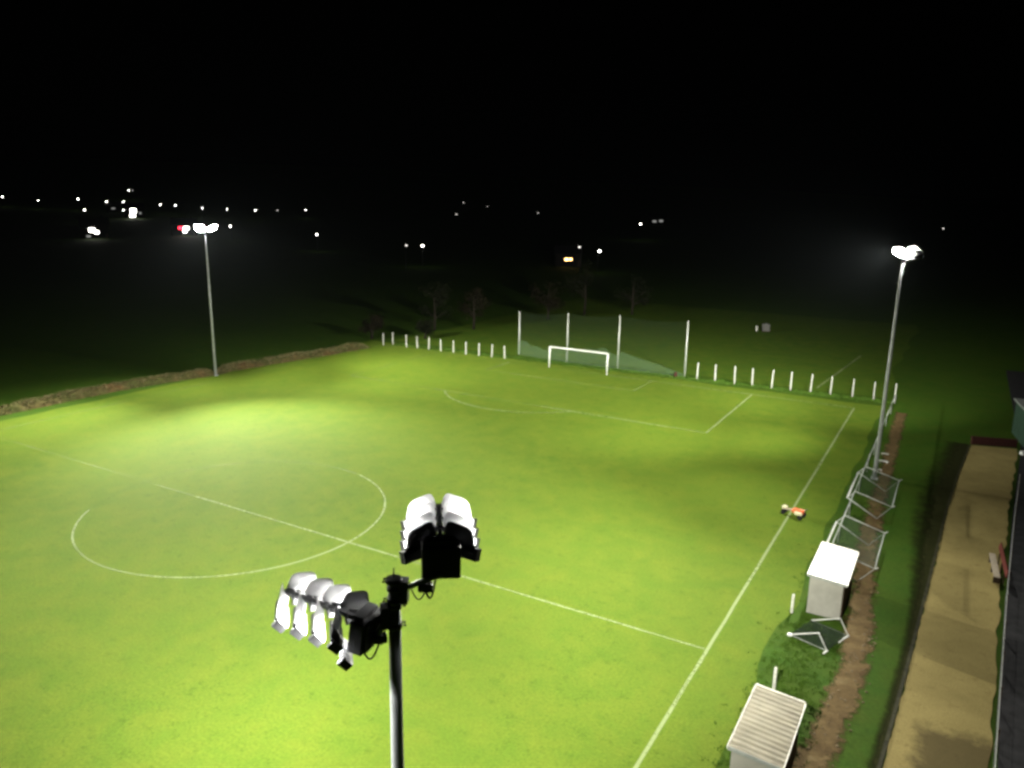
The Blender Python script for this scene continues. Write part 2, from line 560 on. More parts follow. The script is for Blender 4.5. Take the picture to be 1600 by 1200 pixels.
def bank_fn(u, v):
    y = -30 + u * 77.4
    c = interp(BANK, y)
    s = (v - 0.5) * 2
    prof = max(0.0, 1 - abs(s) ** 2.4)
    k = noise.noise(Vector((s * 1.5, y * 1.1, 0.0))) + 0.6 * noise.noise(Vector((s * 4, y * 3.2, 2.0)))
    z = bank_h(y) * prof * (1 + 0.35 * k)
    return (c + s * (0.85 + 0.12 * k), y + 0.12 * k, max(z, 0.0) - (0.03 if abs(s) == 1 else 0))
o = strip_sheet('boundary_bank', bank_fn, 320, 14, M_BANK)

# tufts: many thin blades in one mesh
def tufts(name, spots, mats, label, cat, lean=0.5):
    vs, fs, mi = [], [], []
    for (x, y, z, h, k) in spots:
        m = random.randrange(len(mats))
        for _ in range(k):
            a = random.uniform(0, 6.283)
            ox, oy = x + random.gauss(0, 0.07), y + random.gauss(0, 0.07)
            hh = h * random.uniform(0.5, 1.15)
            w = random.uniform(0.012, 0.03)
            lx, ly = math.cos(a) * hh * lean * random.random(), math.sin(a) * hh * lean * random.random()
            px, py = -math.sin(a) * w, math.cos(a) * w
            i = len(vs)
            vs += [(ox - px, oy - py, z), (ox + px, oy + py, z), (ox + lx, oy + ly, z + hh)]
            fs.append((i, i + 1, i + 2)); mi.append(m)
    me = bpy.data.meshes.new(name)
    me.from_pydata(vs, [], fs)
    for m in mats: me.materials.append(m)
    me.polygons.foreach_set('material_index', mi)
    o = bpy.data.objects.new(name, me)
    COL.objects.link(o)
    return tag(o, label, cat, None, 'stuff')

M_BLADE = [simple('green_blade', (0.065, 0.128, 0.014), 0.8), simple('deep_green_blade', (0.052, 0.105, 0.012), 0.8)]
M_DRY = [simple('straw_blade', (0.17, 0.14, 0.06), 0.85), simple('olive_blade', (0.085, 0.10, 0.03), 0.85), simple('pale_straw_blade', (0.24, 0.21, 0.11), 0.85)]
sp = []
for _ in range(4200):
    y = random.uniform(-8, 47)
    s = random.gauss(0, 0.45)
    if noise.noise(Vector((0, y * 0.5, 9.0))) + random.uniform(-0.35, 0.35) < -0.2: continue
    h = bank_h(y)
    sp.append((interp(BANK, y) + s * 0.8, y, max(0.0, h * (1 - min(1, abs(s)) ** 2.4)) - 0.03, random.uniform(0.12, 0.36) * (1.25 if random.random() < 0.1 else 1), 8))
tufts('dry_grass', sp, M_DRY, 'dry straw coloured grass growing along the low boundary bank', 'dry grass', 0.8)
sp = []
for _ in range(1500):                    # rough strip between touchline, rail and dugouts
    y = random.choice((random.uniform(-7, 4.5), random.uniform(-12, 30)))
    x = random.choice((random.gauss(33.6, 0.7), random.uniform(32.3, 35.1)))
    sp.append((x, y, 0.0, random.uniform(0.04, 0.15), 7))
for _ in range(1500):                    # long grass under the ball stop net and fence posts
    x = random.uniform(-28, 33)
    y = 51.9 + 0.045 * x + random.gauss(0.3, 0.45)
    sp.append((x, y, 0.0, random.uniform(0.1, 0.35), 7))
tufts('rough_grass', sp, M_BLADE, 'rough unmown green grass round the rail, dugouts and fence posts', 'rough grass')

# loose stones in the earth track: one countless scatter
mb = MB()
for _ in range(130):
    y = random.gauss(1, 5)
    x = interp(DIRT_L, y) + random.uniform(-0.1, 1.2)
    s = random.uniform(0.02, 0.08)
    M = Matrix.Translation((x, y, 0.03)) @ Matrix.Rotation(random.uniform(0, 6), 4, 'Z') @ Matrix.Diagonal((s, s * random.uniform(0.6, 1), s * 0.5, 1))
    bmesh.ops.create_icosphere(mb.bm, subdivisions=1, radius=1.0, matrix=M)
tag(mb.build('loose_stones', simple('pale_stone', (0.16, 0.125, 0.075), 0.85, 0, 0.3, 3.0)), 'pale stones scattered over the brown earth track', 'stones', None, 'stuff')

# ------------------------------------------------------------------ floodlight masts
def visor_mesh(m=None):
    """half-round louvre plate standing on the spine, +y side; tip rounded, leaning forward"""
    mb = MB()
    def fn(u, v):
        s = 0.035 + 0.325 * u
        top = 0.03 + 0.165 * max(0.0, 1 - abs((u - 0.52) / 0.4801) ** 4.5) ** 0.5
        h = -0.03 + (top + 0.03) * v
        x = 0.085 * v - 0.52 * (s - 0.05) + 0.045 * math.sin(v * math.pi) * (0.4 + 0.6 * u)
        return (x, s, h - 0.22 * (s - 0.05))
    mb.grid(fn, 14, 8)
    r = bmesh.ops.solidify(mb.bm, geom=list(mb.bm.faces), thickness=0.008)
    return mb.mesh('visor', m or M_VISOR)
def visor_mesh_mirror(m=None):
    me = visor_mesh(m)
    me.transform(Matrix.Diagonal((1, -1, 1, 1)))
    me.flip_normals()
    return me
VIS = {1: visor_mesh(), -1: visor_mesh_mirror()}
VISD = {1: visor_mesh(M_BLACK), -1: visor_mesh_mirror(M_BLACK)}     # rearmost pair coloured black to stand in for its unlit shade

def led_mesh(s, lit=None, tip=20, tall=0.16):
    mb = MB()
    mb.recalc = True
    rot = Matrix.Rotation(s * R(34), 3, 'Z') @ Matrix.Rotation(R(tip), 3, 'Y')
    mb.box((-0.04, s * 0.215, -0.085), (0.03, 0.33, tall), rot, 0)
    mb.bm.faces.ensure_lookup_table()
    bmesh.ops.recalc_face_normals(mb.bm, faces=mb.bm.faces)
    for f in mb.bm.faces:
        if f.normal.x > 0.5 and abs(f.normal.dot(rot @ Vector((1, 0, 0)))) > 0.9: f.material_index = 1
    # end bracket
    mb.box((-0.13, s * 0.375, -0.105), (0.09, 0.05, 0.13), rot, 0)
    return mb.mesh('led_module', [M_BLACK, lit or M_LED])
LEDM = {1: led_mesh(1), -1: led_mesh(-1)}
LEDF = {1: led_mesh(1, M_LEDW, 28, 0.34), -1: led_mesh(-1, M_LEDW, 28, 0.34)}
M_LEDS = emit('side_lit_led_panel', (1.0, 1.0, 0.93), 900.0)
LEDS = {1: led_mesh(1, M_LEDS, 50), -1: led_mesh(-1, M_LEDS, 50)}

def head_box_mesh():
    mb = MB()
    mb.box((0, 0, 0), (0.17, 0.40, 0.36), bevel=0.012)
    for k in range(9):                                     # cooling fins on the back
        mb.box((-0.100, -0.16 + k * 0.04, 0), (0.034, 0.008, 0.32))
    mb.box((0.02, 0, 0.205), (0.12, 0.30, 0.045))
    mb.box((0.12, 0.13, -0.205), (0.05, 0.06, 0.07))
    return mb.mesh('floodlight', M_BLACK)
BOX = head_box_mesh()
def spine_mesh():
    mb = MB()
    mb.bar((0.085, 0, 0.10), (0.98, 0, 0.10), 0.05, 0.045)
    for k in range(4):
        mb.box((0.27 + 0.22 * k, 0, 0.125), (0.06, 0.075, 0.02))
        for sy in (1, -1):                                 # tapered visor brackets
            x0 = 0.215 + 0.22 * k
            v = [mb.bm.verts.new(q) for q in ((x0, sy * 0.02, 0.08), (x0, sy * 0.02, 0.16), (x0 - 0.075, sy * 0.17, 0.10),
                                              (x0 - 0.012, sy * 0.02, 0.08), (x0 - 0.012, sy * 0.02, 0.16), (x0 - 0.087, sy * 0.17, 0.10))]
            for f in ((0, 1, 2), (5, 4, 3), (0, 3, 4, 1), (1, 4, 5, 2), (2, 5, 3, 0)): mb.bm.faces.new([v[q] for q in f])
    mb.box((0.965, 0, 0.105), (0.05, 0.07, 0.06))
    return mb.mesh('spine', M_BLACK)
SPINE = spine_mesh()

def floodlight(parent, loc, az, tilt, leds):
    """one head: driver box > spine, visors, LED modules. az = aim azimuth, tilt = spine tilt upwards"""
    Mx = Matrix.Translation(loc) @ Matrix.Rotation(az, 4, 'Z') @ Matrix.Rotation(-tilt, 4, 'Y')
    h = put('floodlight', BOX, parent, Mx)
    if leds is LEDS:
        put('led_module', LEDS[1], h, Matrix.Translation((0.15, -0.05, -0.11)))  # extra module added to make the glow beside the box
    put('spine', SPINE, h)
    for k in range(4):
        for s in (1, -1):
            put('visor', (VIS if k else VISD)[s], h, Matrix.Translation((0.25 + 0.22 * k, 0, 0.10)))
            put('led_module', leds[s], h, Matrix.Translation((0.25 + 0.22 * k, 0, 0.075)))
    return h, Mx

def beam(parent, loc, az, down, watts, size, col=(1.0, 0.97, 0.86)):
    ld = bpy.data.lights.new('floodlight_beam', 'SPOT')
    ld.energy = watts
    ld.color = col
    ld.spot_size = R(size)
    ld.spot_blend = 1.0
    ld.shadow_soft_size = 0.22
    o = bpy.data.objects.new('floodlight_beam', ld)
    COL.objects.link(o)
    o.parent = parent
    d = Vector((math.cos(az) * math.cos(down), math.sin(az) * math.cos(down), -math.sin(down)))
    o.matrix_local = Matrix.Translation(loc) @ d.to_track_quat('-Z', 'Y').to_matrix().to_4x4()
    return o

def mast(x, y, h, heads, label):
    t = empty('floodlight_mast', (x, y, 0))
    tag(t, label, 'floodlight mast', 'floodlight masts round the pitch')
    mb = MB()
    mb.tube([(0, 0, 0), (0, 0, 0.5 * h), (0, 0, h - 1.6), (0, 0, h)], [0.15, 0.105, 0.066, 0.064], 20)
    mb.build('pole', M_GALV, t)
    mb = MB()
    mb.box((0, 0, 0.02), (0.5, 0.5, 0.03))
    for sx in (-1, 1):
        for sy in (-1, 1): mb.tube([(sx * 0.19, sy * 0.19, 0.03), (sx * 0.19, sy * 0.19, 0.09)], 0.018, 6)
    mb.build('base_plate', M_GALV, t)
    mb = MB()
    mb.tube([(0, 0, h - 0.005), (0, 0, h + 0.035)], [0.09, 0.085], 16)
    mb.tube([(0, 0, h - 0.09), (0, 0, h - 0.06)], 0.078, 16)
    c = mb.build('cap', M_BLACK, t)
    MB().tube([(0, 0, h + 0.03), (0, 0, h + 0.15)], [0.012, 0.005], 6).build('lightning_rod', M_BLACK, c)
    for hd in heads:
        loc, az, tilt = Vector(hd['loc']), hd['az'], hd['tilt']
        fl, Mx = floodlight(t, loc, az, tilt, hd.get('leds', LEDF))
        # arm from the pole to the back of the box
        back = Mx @ Vector((-0.11, 0, -0.10))
        z0 = hd['arm_z']
        d = Vector((back.x, back.y, 0)).normalized()
        root = Vector((d.x * 0.06, d.y * 0.06, z0))
        mb = MB()
        mb.tube([root, root.lerp(back, 0.5), back], 0.030, 10)
        mb.build('arm', M_GALV, t)
        mb = MB()
        mb.tube([(0, 0, z0 - 0.14), (0, 0, z0 - 0.085)], 0.080, 16)
        mb.tube([(0, 0, z0 + 0.085), (0, 0, z0 + 0.14)], 0.080, 16)
        q = d.to_track_quat('X', 'Z').to_matrix()
        mb.box(d * 0.10 + Vector((0, 0, z0)), (0.09, 0.14, 0.24), q)
        for s in (-1, 1):
            for dz in (-0.11, 0.11):
                pp = d * -0.085 + Vector((-d.y, d.x, 0)) * 0.03 * s + Vector((0, 0, z0 + dz))
                mb.tube([pp, pp - d * 0.03], 0.012, 6)
        mb.build('clamp_bracket', M_BLACK, t)
        jb = root.lerp(back, 0.62) + Vector((0, 0, -0.075))
        mb = MB(); mb.box(jb, (0.15, 0.10, 0.085), q, bevel=0.01)
        j = mb.build('junction_box', M_BLACK, t)
        def loop(a, b, sag):
            return [a.lerp(b, k / 12) + Vector((0, 0, -sag * math.sin(math.pi * k / 12))) for k in range(13)]
        gl = Mx @ Vector((0.0, 0.05, -0.19))
        MB().tube(loop(jb + Vector((0, 0, -0.04)), gl, 0.16), 0.011, 6).build('cable', M_CABLE, j)
        MB().tube(loop(root.lerp(back, 0.25), jb + Vector((0, 0, -0.045)), 0.12), 0.008, 6).build('cable', M_CABLE, j)
        for (daz, down, watts, size) in hd['beams']:
            fr = Mx @ Vector((1.12, 0, -0.10))
            beam(t, fr, az + daz, down, watts, size)
    return t

def polar(dx, dy): return math.atan2(dy, dx)
K = 1.0
def std_beams(wide, far):
    return [(0, R(40), wide * K, 96), (0, R(21), far * K, 52)]
# mast that fills the foreground, seen from behind and above
AZ_L, AZ_R = polar(-0.97, -0.17), polar(-0.60, 0.80)
mast(33.11, -25.33, 15.38, [
    dict(loc=(-0.25, -0.17, -0.54 + 15.38), az=AZ_L, tilt=R(8), arm_z=15.38 - 0.38, leds=LEDS, beams=[]),
    dict(loc=(0.36, 0.32, 0.20 + 15.38), az=AZ_R, tilt=R(5), arm_z=15.38 - 0.10, leds=LEDM, beams=[(R(-25), R(20), 62640, 50), (R(0), R(28), 93204, 75), (R(25), R(28), 101736, 50), (R(-50), R(45), 15000, 70)]),
], 'tall floodlight mast in the foreground, lamps seen from behind as dark louvres')
mast(-32.25, 24.7, 15.6, [
    dict(loc=(0.05, 0.20, 15.75), az=polar(0.55, 0.83), tilt=R(22), arm_z=15.45, beams=[(R(-50), R(20), 59076, 75), (R(-25), R(20), 60372, 75), (R(-25), R(38), 26460, 100), (R(0), R(20), 75324, 75)]),
    dict(loc=(-0.35, -0.20, 15.75), az=polar(0.58, -0.81), tilt=R(22), arm_z=15.40, beams=[(R(-25), R(20), 163944, 75), (R(0), R(20), 1080, 75), (R(0), R(38), 28188, 130), (R(25), R(20), 230580, 75), (R(50), R(28), 5400, 75)]),
], 'slim lit floodlight mast standing in the earth bank on the left')
mast(33.94, 28.35, 15.9, [
    dict(loc=(0.95, 0.10, 16.05), az=polar(-0.66, 0.75), tilt=R(22), arm_z=15.75, beams=[(R(-25), R(20), 49291, 75), (R(0), R(12), 86184, 75), (R(25), R(12), 16308, 75), (R(25), R(38), 39204, 75), (R(50), R(12), 12204, 75), (R(50), R(20), 58320, 75)]),
    dict(loc=(0.20, -0.30, 16.05), az=polar(-0.66, -0.75), tilt=R(22), arm_z=15.70, beams=[(R(0), R(12), 116640, 75), (R(0), R(28), 23976, 100), (R(25), R(12), 101304, 75), (R(50), R(28), 12528, 75)]),
], 'slim lit floodlight mast behind the rail near the right corner')
mast(-32.6, -26.0, 15.6, [
    dict(loc=(0.35, 0.35, 15.75), az=polar(0.62, 0.78), tilt=R(22), arm_z=15.45, beams=[(R(-50), R(28), 70000, 75)]),
    dict(loc=(0.35, -0.35, 15.75), az=polar(0.62, -0.78), tilt=R(22), arm_z=15.40, beams=[]),
], 'floodlight mast beside the near left part of the pitch')

# ------------------------------------------------------------------ main goal
g = empty('football_goal', (0, HL, 0))
tag(g, 'white full size football goal on the far goal line', 'goal')
for s in (-1, 1):
    MB().tube([(s * 3.72, 0, -0.05), (s * 3.72, 0, 2.5)], 0.075, 14).build('post', M_WHITE, g)
    MB().tube([(s * 3.72, 0.05, 2.44), (s * 3.72, 0.42, 2.38), (s * 3.72, 0.10, 1.55)], 0.03, 8).build('stanchion', M_WHITE, g)
MB().tube([(-3.65, 0, 2.5), (3.65, 0, 2.5)], 0.075, 14).build('crossbar', M_WHITE, g)

# ------------------------------------------------------------------ ball stop net behind the goal
def net_mat(name, col, cover):
    m, nt, N, L, b = mat_new(name)
    n = noise_tex(nt, world_vec(nt), 1.1, 4, 0.6)
    a = math_node(nt, 'MULTIPLY', ramp(nt, n, [(0.3, (0.75, 0.75, 0.75)), (0.7, (1.2, 1.2, 1.2))]), cover)
    b.inputs['Base Color'].default_value = (*col, 1)
    b.inputs['Roughness'].default_value = 0.9
    L.new(a, b.inputs['Alpha'])
    return m
M_NET_HI = net_mat('fine_dark_netting', (0.03, 0.05, 0.035), 0.05)
M_NET_LO = net_mat('bunched_pale_netting', (0.12, 0.20, 0.12), 0.16)
M_NET_DK = net_mat('dark_green_netting', (0.03, 0.07, 0.035), 0.5)
NP = [(-10.78, 54.6, 5.55), (-3.42, 53.6, 6.1), (3.34, 53.6, 6.36), (11.46, 53.9, 6.38)]
bn = empty('ball_stop_net', (-0.5, 53.2, 0))
tag(bn, 'tall ball stop net hung on four pale poles behind the far goal', 'ball stop net')
for (x, y, h) in NP:
    mb = MB()
    mb.tube([(x + 0.5, y - 53.2, -0.1), (x + 0.5, y - 53.2, h)], [0.085, 0.06], 12)
    mb.build('pole', simple('pole_paint', (0.5, 0.52, 0.47), 0.5, 0.2), bn)
mb = MB(); mb.recalc = False
def net_at(u):
    t = u * 3
    i = min(2, int(t)); k = t - i
    a, b = NP[i], NP[i + 1]
    return a[0] + (b[0] - a[0]) * k, a[1] + (b[1] - a[1]) * k, a[2] + (b[2] - a[2]) * k - 0.25 * math.sin(math.pi * k)
def net_hi(u, v):
    x, y, h = net_at(u)
    return (x + 0.5, y - 53.2 - 0.12 + 0.10 * math.sin(u * 19), 0.1 + (h - 0.15) * v)
mb.grid(net_hi, 48, 6)
mb.build('upper_netting', M_NET_HI, bn)
mb = MB(); mb.recalc = False
def net_lo(u, v):
    x, y, h = net_at(u)
    top = 1.75 - 0.30 * math.sin(u * 9.5) + 0.22 * math.sin(u * 23 + 1) + 0.16 * math.sin(u * 57)
    if u > 0.68: top = 2.1 + (0.35 - 2.1) * (u - 0.68) / 0.32
    if u < 0.05: top *= 0.9
    return (x + 0.5, y - 53.2 - 0.55 + 0.35 * v + 0.12 * math.sin(u * 31), 0.05 + (top - 0.05) * v)
mb.grid(net_lo, 60, 6)
mb.build('sagging_netting', M_NET_LO, bn)

# ------------------------------------------------------------------ concrete fence posts along the far end
POSTS = [(-29.09, 49.6, 1.62), (-28.25, 50.6, 1.63), (-25.64, 50.2, 1.62), (-23.98, 50.4, 1.58), (-22.09, 50.4, 1.6), (-20.21, 50.5, 1.54),
         (-18.3, 50.6, 1.6), (-16.36, 50.6, 1.6), (-14.49, 50.8, 1.57), (-12.63, 50.9, 1.62), (-10.81, 51.0, 1.62),
         (13.05, 53.46, 1.85), (15.09, 53.48, 1.86), (17.29, 53.4, 1.95), (19.15, 53.62, 1.90), (21.24, 53.55, 2.0), (23.16, 53.82, 1.97),
         (25.15, 53.96, 1.95), (27.13, 54.0, 1.95), (29.24, 54.4, 1.88), (31.23, 54.6, 1.78), (33.2, 54.5, 1.9)]
ORD = ['first', 'second', 'third', 'fourth', 'fifth', 'sixth', 'seventh', 'eighth', 'ninth', 'tenth', 'eleventh']
def post_mesh(h):
    mb = MB()
    mb.box((0, 0, h / 2 - 0.1), (0.11, 0.11, h + 0.2), bevel=0.015)
    for k in range(3):
        mb.box((0, -0.058, h * (0.3 + 0.28 * k)), (0.03, 0.02, 0.05))
    mb.box((0, 0, h + 0.008), (0.085, 0.085, 0.03))
    return mb.mesh('fence_post', M_CONC)
for i, (x, y, h) in enumerate(POSTS):
    o = put('fence_post', post_mesh(h))
    o.location = (x, y, 0)
    o.rotation_euler = (R(random.uniform(-1.5, 1.5)), R(random.uniform(-2, 2)), R(random.uniform(-8, 8)))
    if i < 11:
        lab = 'white concrete fence post, %s from the left in the row left of the net' % ORD[i]
    else:
        lab = 'white concrete fence post, %s to the right of the net' % ORD[i - 11]
    tag(o, lab, 'fence post', 'white fence posts along the far end')
for (x, y, h, lab) in [(33.17, -1.36, 0.95, 'short white post standing alone in grass beside the corrugated roof dugout'),
                       (32.58, 5.36, 0.95, 'short white post at the pitch corner of the far smooth roof dugout')]:
    o = put('touchline_post', post_mesh(h)); o.location = (x, y, 0)
    tag(o, lab, 'post', 'short white posts along the right touchline')

# ------------------------------------------------------------------ spectator rail
rl = empty('spectator_rail', (33.3, 31, 0))
tag(rl, 'long pale tubular spectator rail along the right touchline', 'rail')
RX = lambda y: 33.30 + 0.0 * y
RAILY = [10.6, 15.2, 20.0, 24.8, 29.6, 34.4, 39.2, 44.0, 49.0, 53.6]
for a, b in zip(RAILY, RAILY[1:]):
    MB().tube([(0, a - 31 + 0.02, 1.0), (0.0, (a + b) / 2 - 31, 0.99), (0, b - 31 - 0.02, 1.0)], 0.035, 10).build('rail_bar', M_RAIL, rl)
for y in RAILY:
    MB().tube([(0, y - 31, -0.1), (0, y - 31, 0.97)], 0.035, 10).build('post', M_RAIL, rl)

# ------------------------------------------------------------------ portable goals tipped onto the rail
def tipped_goal(y0, y1, label):
    t = empty('portable_goal', (34.6, (y0 + y1) / 2, 0))
    tag(t, label, 'portable goal', 'portable goals tipped against the rail')
    cy = (y0 + y1) / 2
    A, Bp, C, D = (33.06, 1.08), (34.9, 0.06), (35.66, 1.0), (33.5, 1.58)
    P = lambda q, y: Vector((q[0] - 34.6, y - cy, q[1]))
    MB().tube([P(A, y0), P(A, y1)], 0.05, 10).build('crossbar', M_WHITE, t)
    for y in (y0, y1):
        MB().tube([P(A, y), P(Bp, y)], 0.032, 10).build('post', M_RAIL, t)
        MB().tube([P(A, y), P(D, y), P(C, y)], 0.028, 8).build('side_frame', M_RAIL, t)
        MB().tube([P(Bp, y), P(C, y)], 0.018, 8).build('ground_bar', M_TRIM, t)
        MB().tube([P(C, y), P(C, y) + Vector((0.16, 0, 0.10))], 0.03, 8).build('foot', M_RAIL, t)
    MB().tube([P(C, y0), P(C, y1)], 0.028, 8).build('back_bar', M_RAIL, t)
    mb = MB(); mb.recalc = False
    def fn(u, v):
        y = y0 + (y1 - y0) * u
        a, b = P(D, y), P(C, y)
        p = a.lerp(b, v)
        p.z -= 0.45 * math.sin(math.pi * u) * math.sin(math.pi * v) + 0.05
        return p
    mb.grid(fn, 14, 8)
    mb.build('net', M_NET_DK2, t)
    return t
M_NET_DK2 = net_mat('thin_dark_green_netting', (0.02, 0.045, 0.02), 0.35)
tipped_goal(20.2, 25.8, 'white portable goal tipped onto the rail beside the mast')
tipped_goal(10.35, 15.6, 'white portable goal tipped onto the rail behind the smooth roof dugout')

# small mini goal lying in front of the dugout
mg = empty('mini_goal', (34.1, 3.9, 0))
tag(mg, 'small white mini goal lying on dark net in front of the dugout', 'mini goal')
off = Vector((-0.64, -1.85, 0))
P0 = Vector((33.56, 5.0, 0.06)) - Vector((34.1, 3.9, 0))
Q0 = Vector((34.81, 4.6, 0.74)) - Vector((34.1, 3.9, 0))
R0 = Vector((35.24, 4.47, 0.06)) - Vector((34.1, 3.9, 0))
for k in (0, 1):
    o_ = off * k
    MB().tube([P0 + o_, Q0 + o_, R0 + o_], 0.024, 8).build('side_frame', M_WHITE, mg)
    MB().tube([P0 + o_, R0 + o_], 0.014, 6).build('ground_bar', M_RAIL, mg)
    MB().tube([R0 + o_ + Vector((0.02, 0, 0)), R0 + o_ + Vector((-0.10, -0.32, 0.02))], 0.04, 8).build('foot', M_WHITE, mg)
MB().box(P0 + off, (0.2, 0.16, 0.12), bevel=0.03).build('foot', M_WHITE, mg)
MB().tube([R0, R0 + off * 0.45], 0.03, 8).build('back_bar', M_WHITE, mg)
mb = MB(); mb.recalc = False
mb.grid(lambda u, v: (P0.lerp(R0, u) + off * v + Vector((0, 0, 0.02 + 0.10 * math.sin(math.pi * v) * noise.noise(Vector((u * 4, v * 4, 0))))) ), 10, 10)
mb.build('net', net_mat('heaped_dark_netting', (0.015, 0.035, 0.015), 0.62), mg)

# ------------------------------------------------------------------ dugouts
def dugout(x0, x1, y0, y1, zf, zb, corr, label):
    """open towards the pitch (x0); back wall at x1; roof falls from zf to zb"""
    cx, cy = (x0 + x1) / 2, (y0 + y1) / 2
    t = empty('dugout', (cx, cy, 0))
    tag(t, label, 'dugout', 'team dugouts by the right touchline')
    X0, X1, Y0, Y1 = x0 - cx, x1 - cx, y0 - cy, y1 - cy
    zt = lambda x: zf + (zb - zf) * (x - X0) / (X1 - X0)
    for s, name in ((Y0 + 0.06, 'side_wall'), (Y1 - 0.06, 'side_wall')):
        mb = MB()
        a, b = X0 + 0.04, X1 - 0.1
        ys = (s - 0.025, s + 0.025)
        pts = [(a, 0), (b, 0), (b, zt(b) - 0.075), (a, zt(a) - 0.075)]
        v = [[mb.bm.verts.new((p[0], y, p[1])) for p in pts] for y in ys]
        mb.bm.faces.new(v[0]); mb.bm.faces.new(v[1][::-1])
        for k in range(4):
            mb.bm.faces.new((v[0][k], v[1][k], v[1][(k+1) % 4], v[0][(k+1) % 4]))
        mb.build(name, M_WALL, t)
    MB().box((X1 - 0.07, 0, zb / 2 - 0.05), (0.05, Y1 - Y0 - 0.04, zb - 0.08)).build('back_wall', M_DARKIN, t)
    # roof sheet
    mb = MB()
    L = Y1 - Y0 + 0.16
    n = int(L / 0.034) if corr else 2
    W = X1 - X0 + 0.10
    def rf(u, v):
        x = X0 - 0.05 + W * u
        y = Y0 - 0.08 + L * v
        amp = 0.030 * (0.45 + 1.1 * abs(noise.noise(Vector((y * 1.1, x * 0.5, 1))))) if corr else 0.0
        return (x, y, zt(x) + (amp * math.sin(y * 2 * math.pi / 0.27) if corr else 0) )
    if corr:
        mb.grid(rf, 10, n, smooth=False)
        bmesh.ops.solidify(mb.bm, geom=list(mb.bm.faces), thickness=0.02)
        r = mb.build('roof', M_CORR, t)
    else:
        mb.bar((X0 - 0.05, 0, zt(X0)), (X1 + 0.05, 0, zt(X1)), L, 0.03)
        r = mb.build('roof', M_ROOF, t)
    # trims round the roof
    for (yy, nm) in ((Y0 - 0.10, 'verge_trim'), (Y1 + 0.10, 'verge_trim')):
        MB().bar((X0 - 0.06, yy, zt(X0) - 0.03), (X1 + 0.05, yy, zt(X1) - 0.03), 0.03, 0.13).build(nm, M_TRIM if yy < 0 else M_ROOF, r)
    MB().bar((X0 - 0.075, Y0 - 0.08, zt(X0) - 0.03), (X0 - 0.075, Y1 + 0.08, zt(X0) - 0.03), 0.03, 0.10).build('fascia', M_ROOF, r)
    MB().bar((X1 + 0.07, Y0 - 0.08, zt(X1) - 0.035), (X1 + 0.07, Y1 + 0.08, zt(X1) - 0.035), 0.03, 0.08).build('gutter', M_ROOF, r)
    # bench inside
    mb = MB()
    mb.box((X1 - 0.40, 0, 0.45), (0.34, Y1 - Y0 - 0.2, 0.05))
    mb.box((X1 - 0.40, Y0 + 0.5, 0.21), (0.28, 0.06, 0.42)); mb.box((X1 - 0.40, Y1 - 0.5, 0.21), (0.28, 0.06, 0.42))
    mb.build('bench', M_PLANK, t)
    return t
dugout(33.14, 34.78, 5.75, 9.75, 2.05, 1.92, False, 'pale dugout with a smooth bright roof beside the tipped goals')
dugout(33.12, 34.74, -8.45, -4.75, 2.08, 1.95, True, 'pale dugout with a ribbed corrugated roof at the bottom edge')

# ------------------------------------------------------------------ line marking trolley on the touchline
tr = empty('line_marking_trolley', (30.25, 17.9, 0), R(-12))
tag(tr, 'small orange and cream trolley standing across the right touchline', 'trolley')
mb = MB()
mb.box((0.30, 0.03, 0.40), (0.74, 0.42, 0.26), bevel=0.07)
mb.build('body', M_ORANGE, tr)
MB().box((0.42, -0.27, 0.36), (0.46, 0.16, 0.22), bevel=0.05).build('side_tank', M_CREAM, tr)
MB().box((0.45, 0.27, 0.44), (0.42, 0.10, 0.12), bevel=0.03).build('side_panel', M_CREAM, tr)
mb = MB()
mb.bar((-0.75, 0.06, 0.34), (0.0, 0.06, 0.40), 0.20, 0.08)
mb.build('frame', M_PLANK, tr)
MB().box((-0.62, 0.12, 0.42), (0.30, 0.30, 0.16), bevel=0.05).build('front_cover', M_CREAM, tr)
for (x, y) in ((-0.62, -0.08), (-0.62, 0.28), (0.55, -0.32), (0.55, 0.34)):
    MB().tube([(x, y - 0.05, 0.15), (x, y + 0.05, 0.15)], 0.15, 16).build('wheel', M_TYRE, tr)
mb = MB()
mb.tube([(0.62, -0.15, 0.40), (0.80, -0.15, 0.62)], 0.018, 8); mb.tube([(0.62, 0.18, 0.40), (0.80, 0.18, 0.62)], 0.018, 8)
mb.tube([(0.80, -0.2, 0.62), (0.80, 0.23, 0.62)], 0.02, 8)
mb.build('handle', M_BLACK, tr)

# ------------------------------------------------------------------ bench on the terrace and things beyond
be = empty('bench', (41.35, 15.5, 0.06), R(3.0))
tag(be, 'long bench with pale seat plank and red back on the tan path', 'bench')
MB().box((-0.22, 0, 0.43), (0.30, 3.2, 0.05), bevel=0.01).build('seat', M_PLANK, be)
MB().box((0.18, 0.3, 0.72), (0.06, 4.2, 0.34), Matrix.Rotation(R(12), 3, 'Y'), bevel=0.01).build('backrest', M_RED, be)
for y in (-1.35, 0.0, 1.35):
    mb = MB()
    mb.box((-0.20, y, 0.20), (0.32, 0.07, 0.40)); mb.box((0.10, y, 0.30), (0.06, 0.06, 0.62))
    mb.build('leg', M_DARKIN, be)

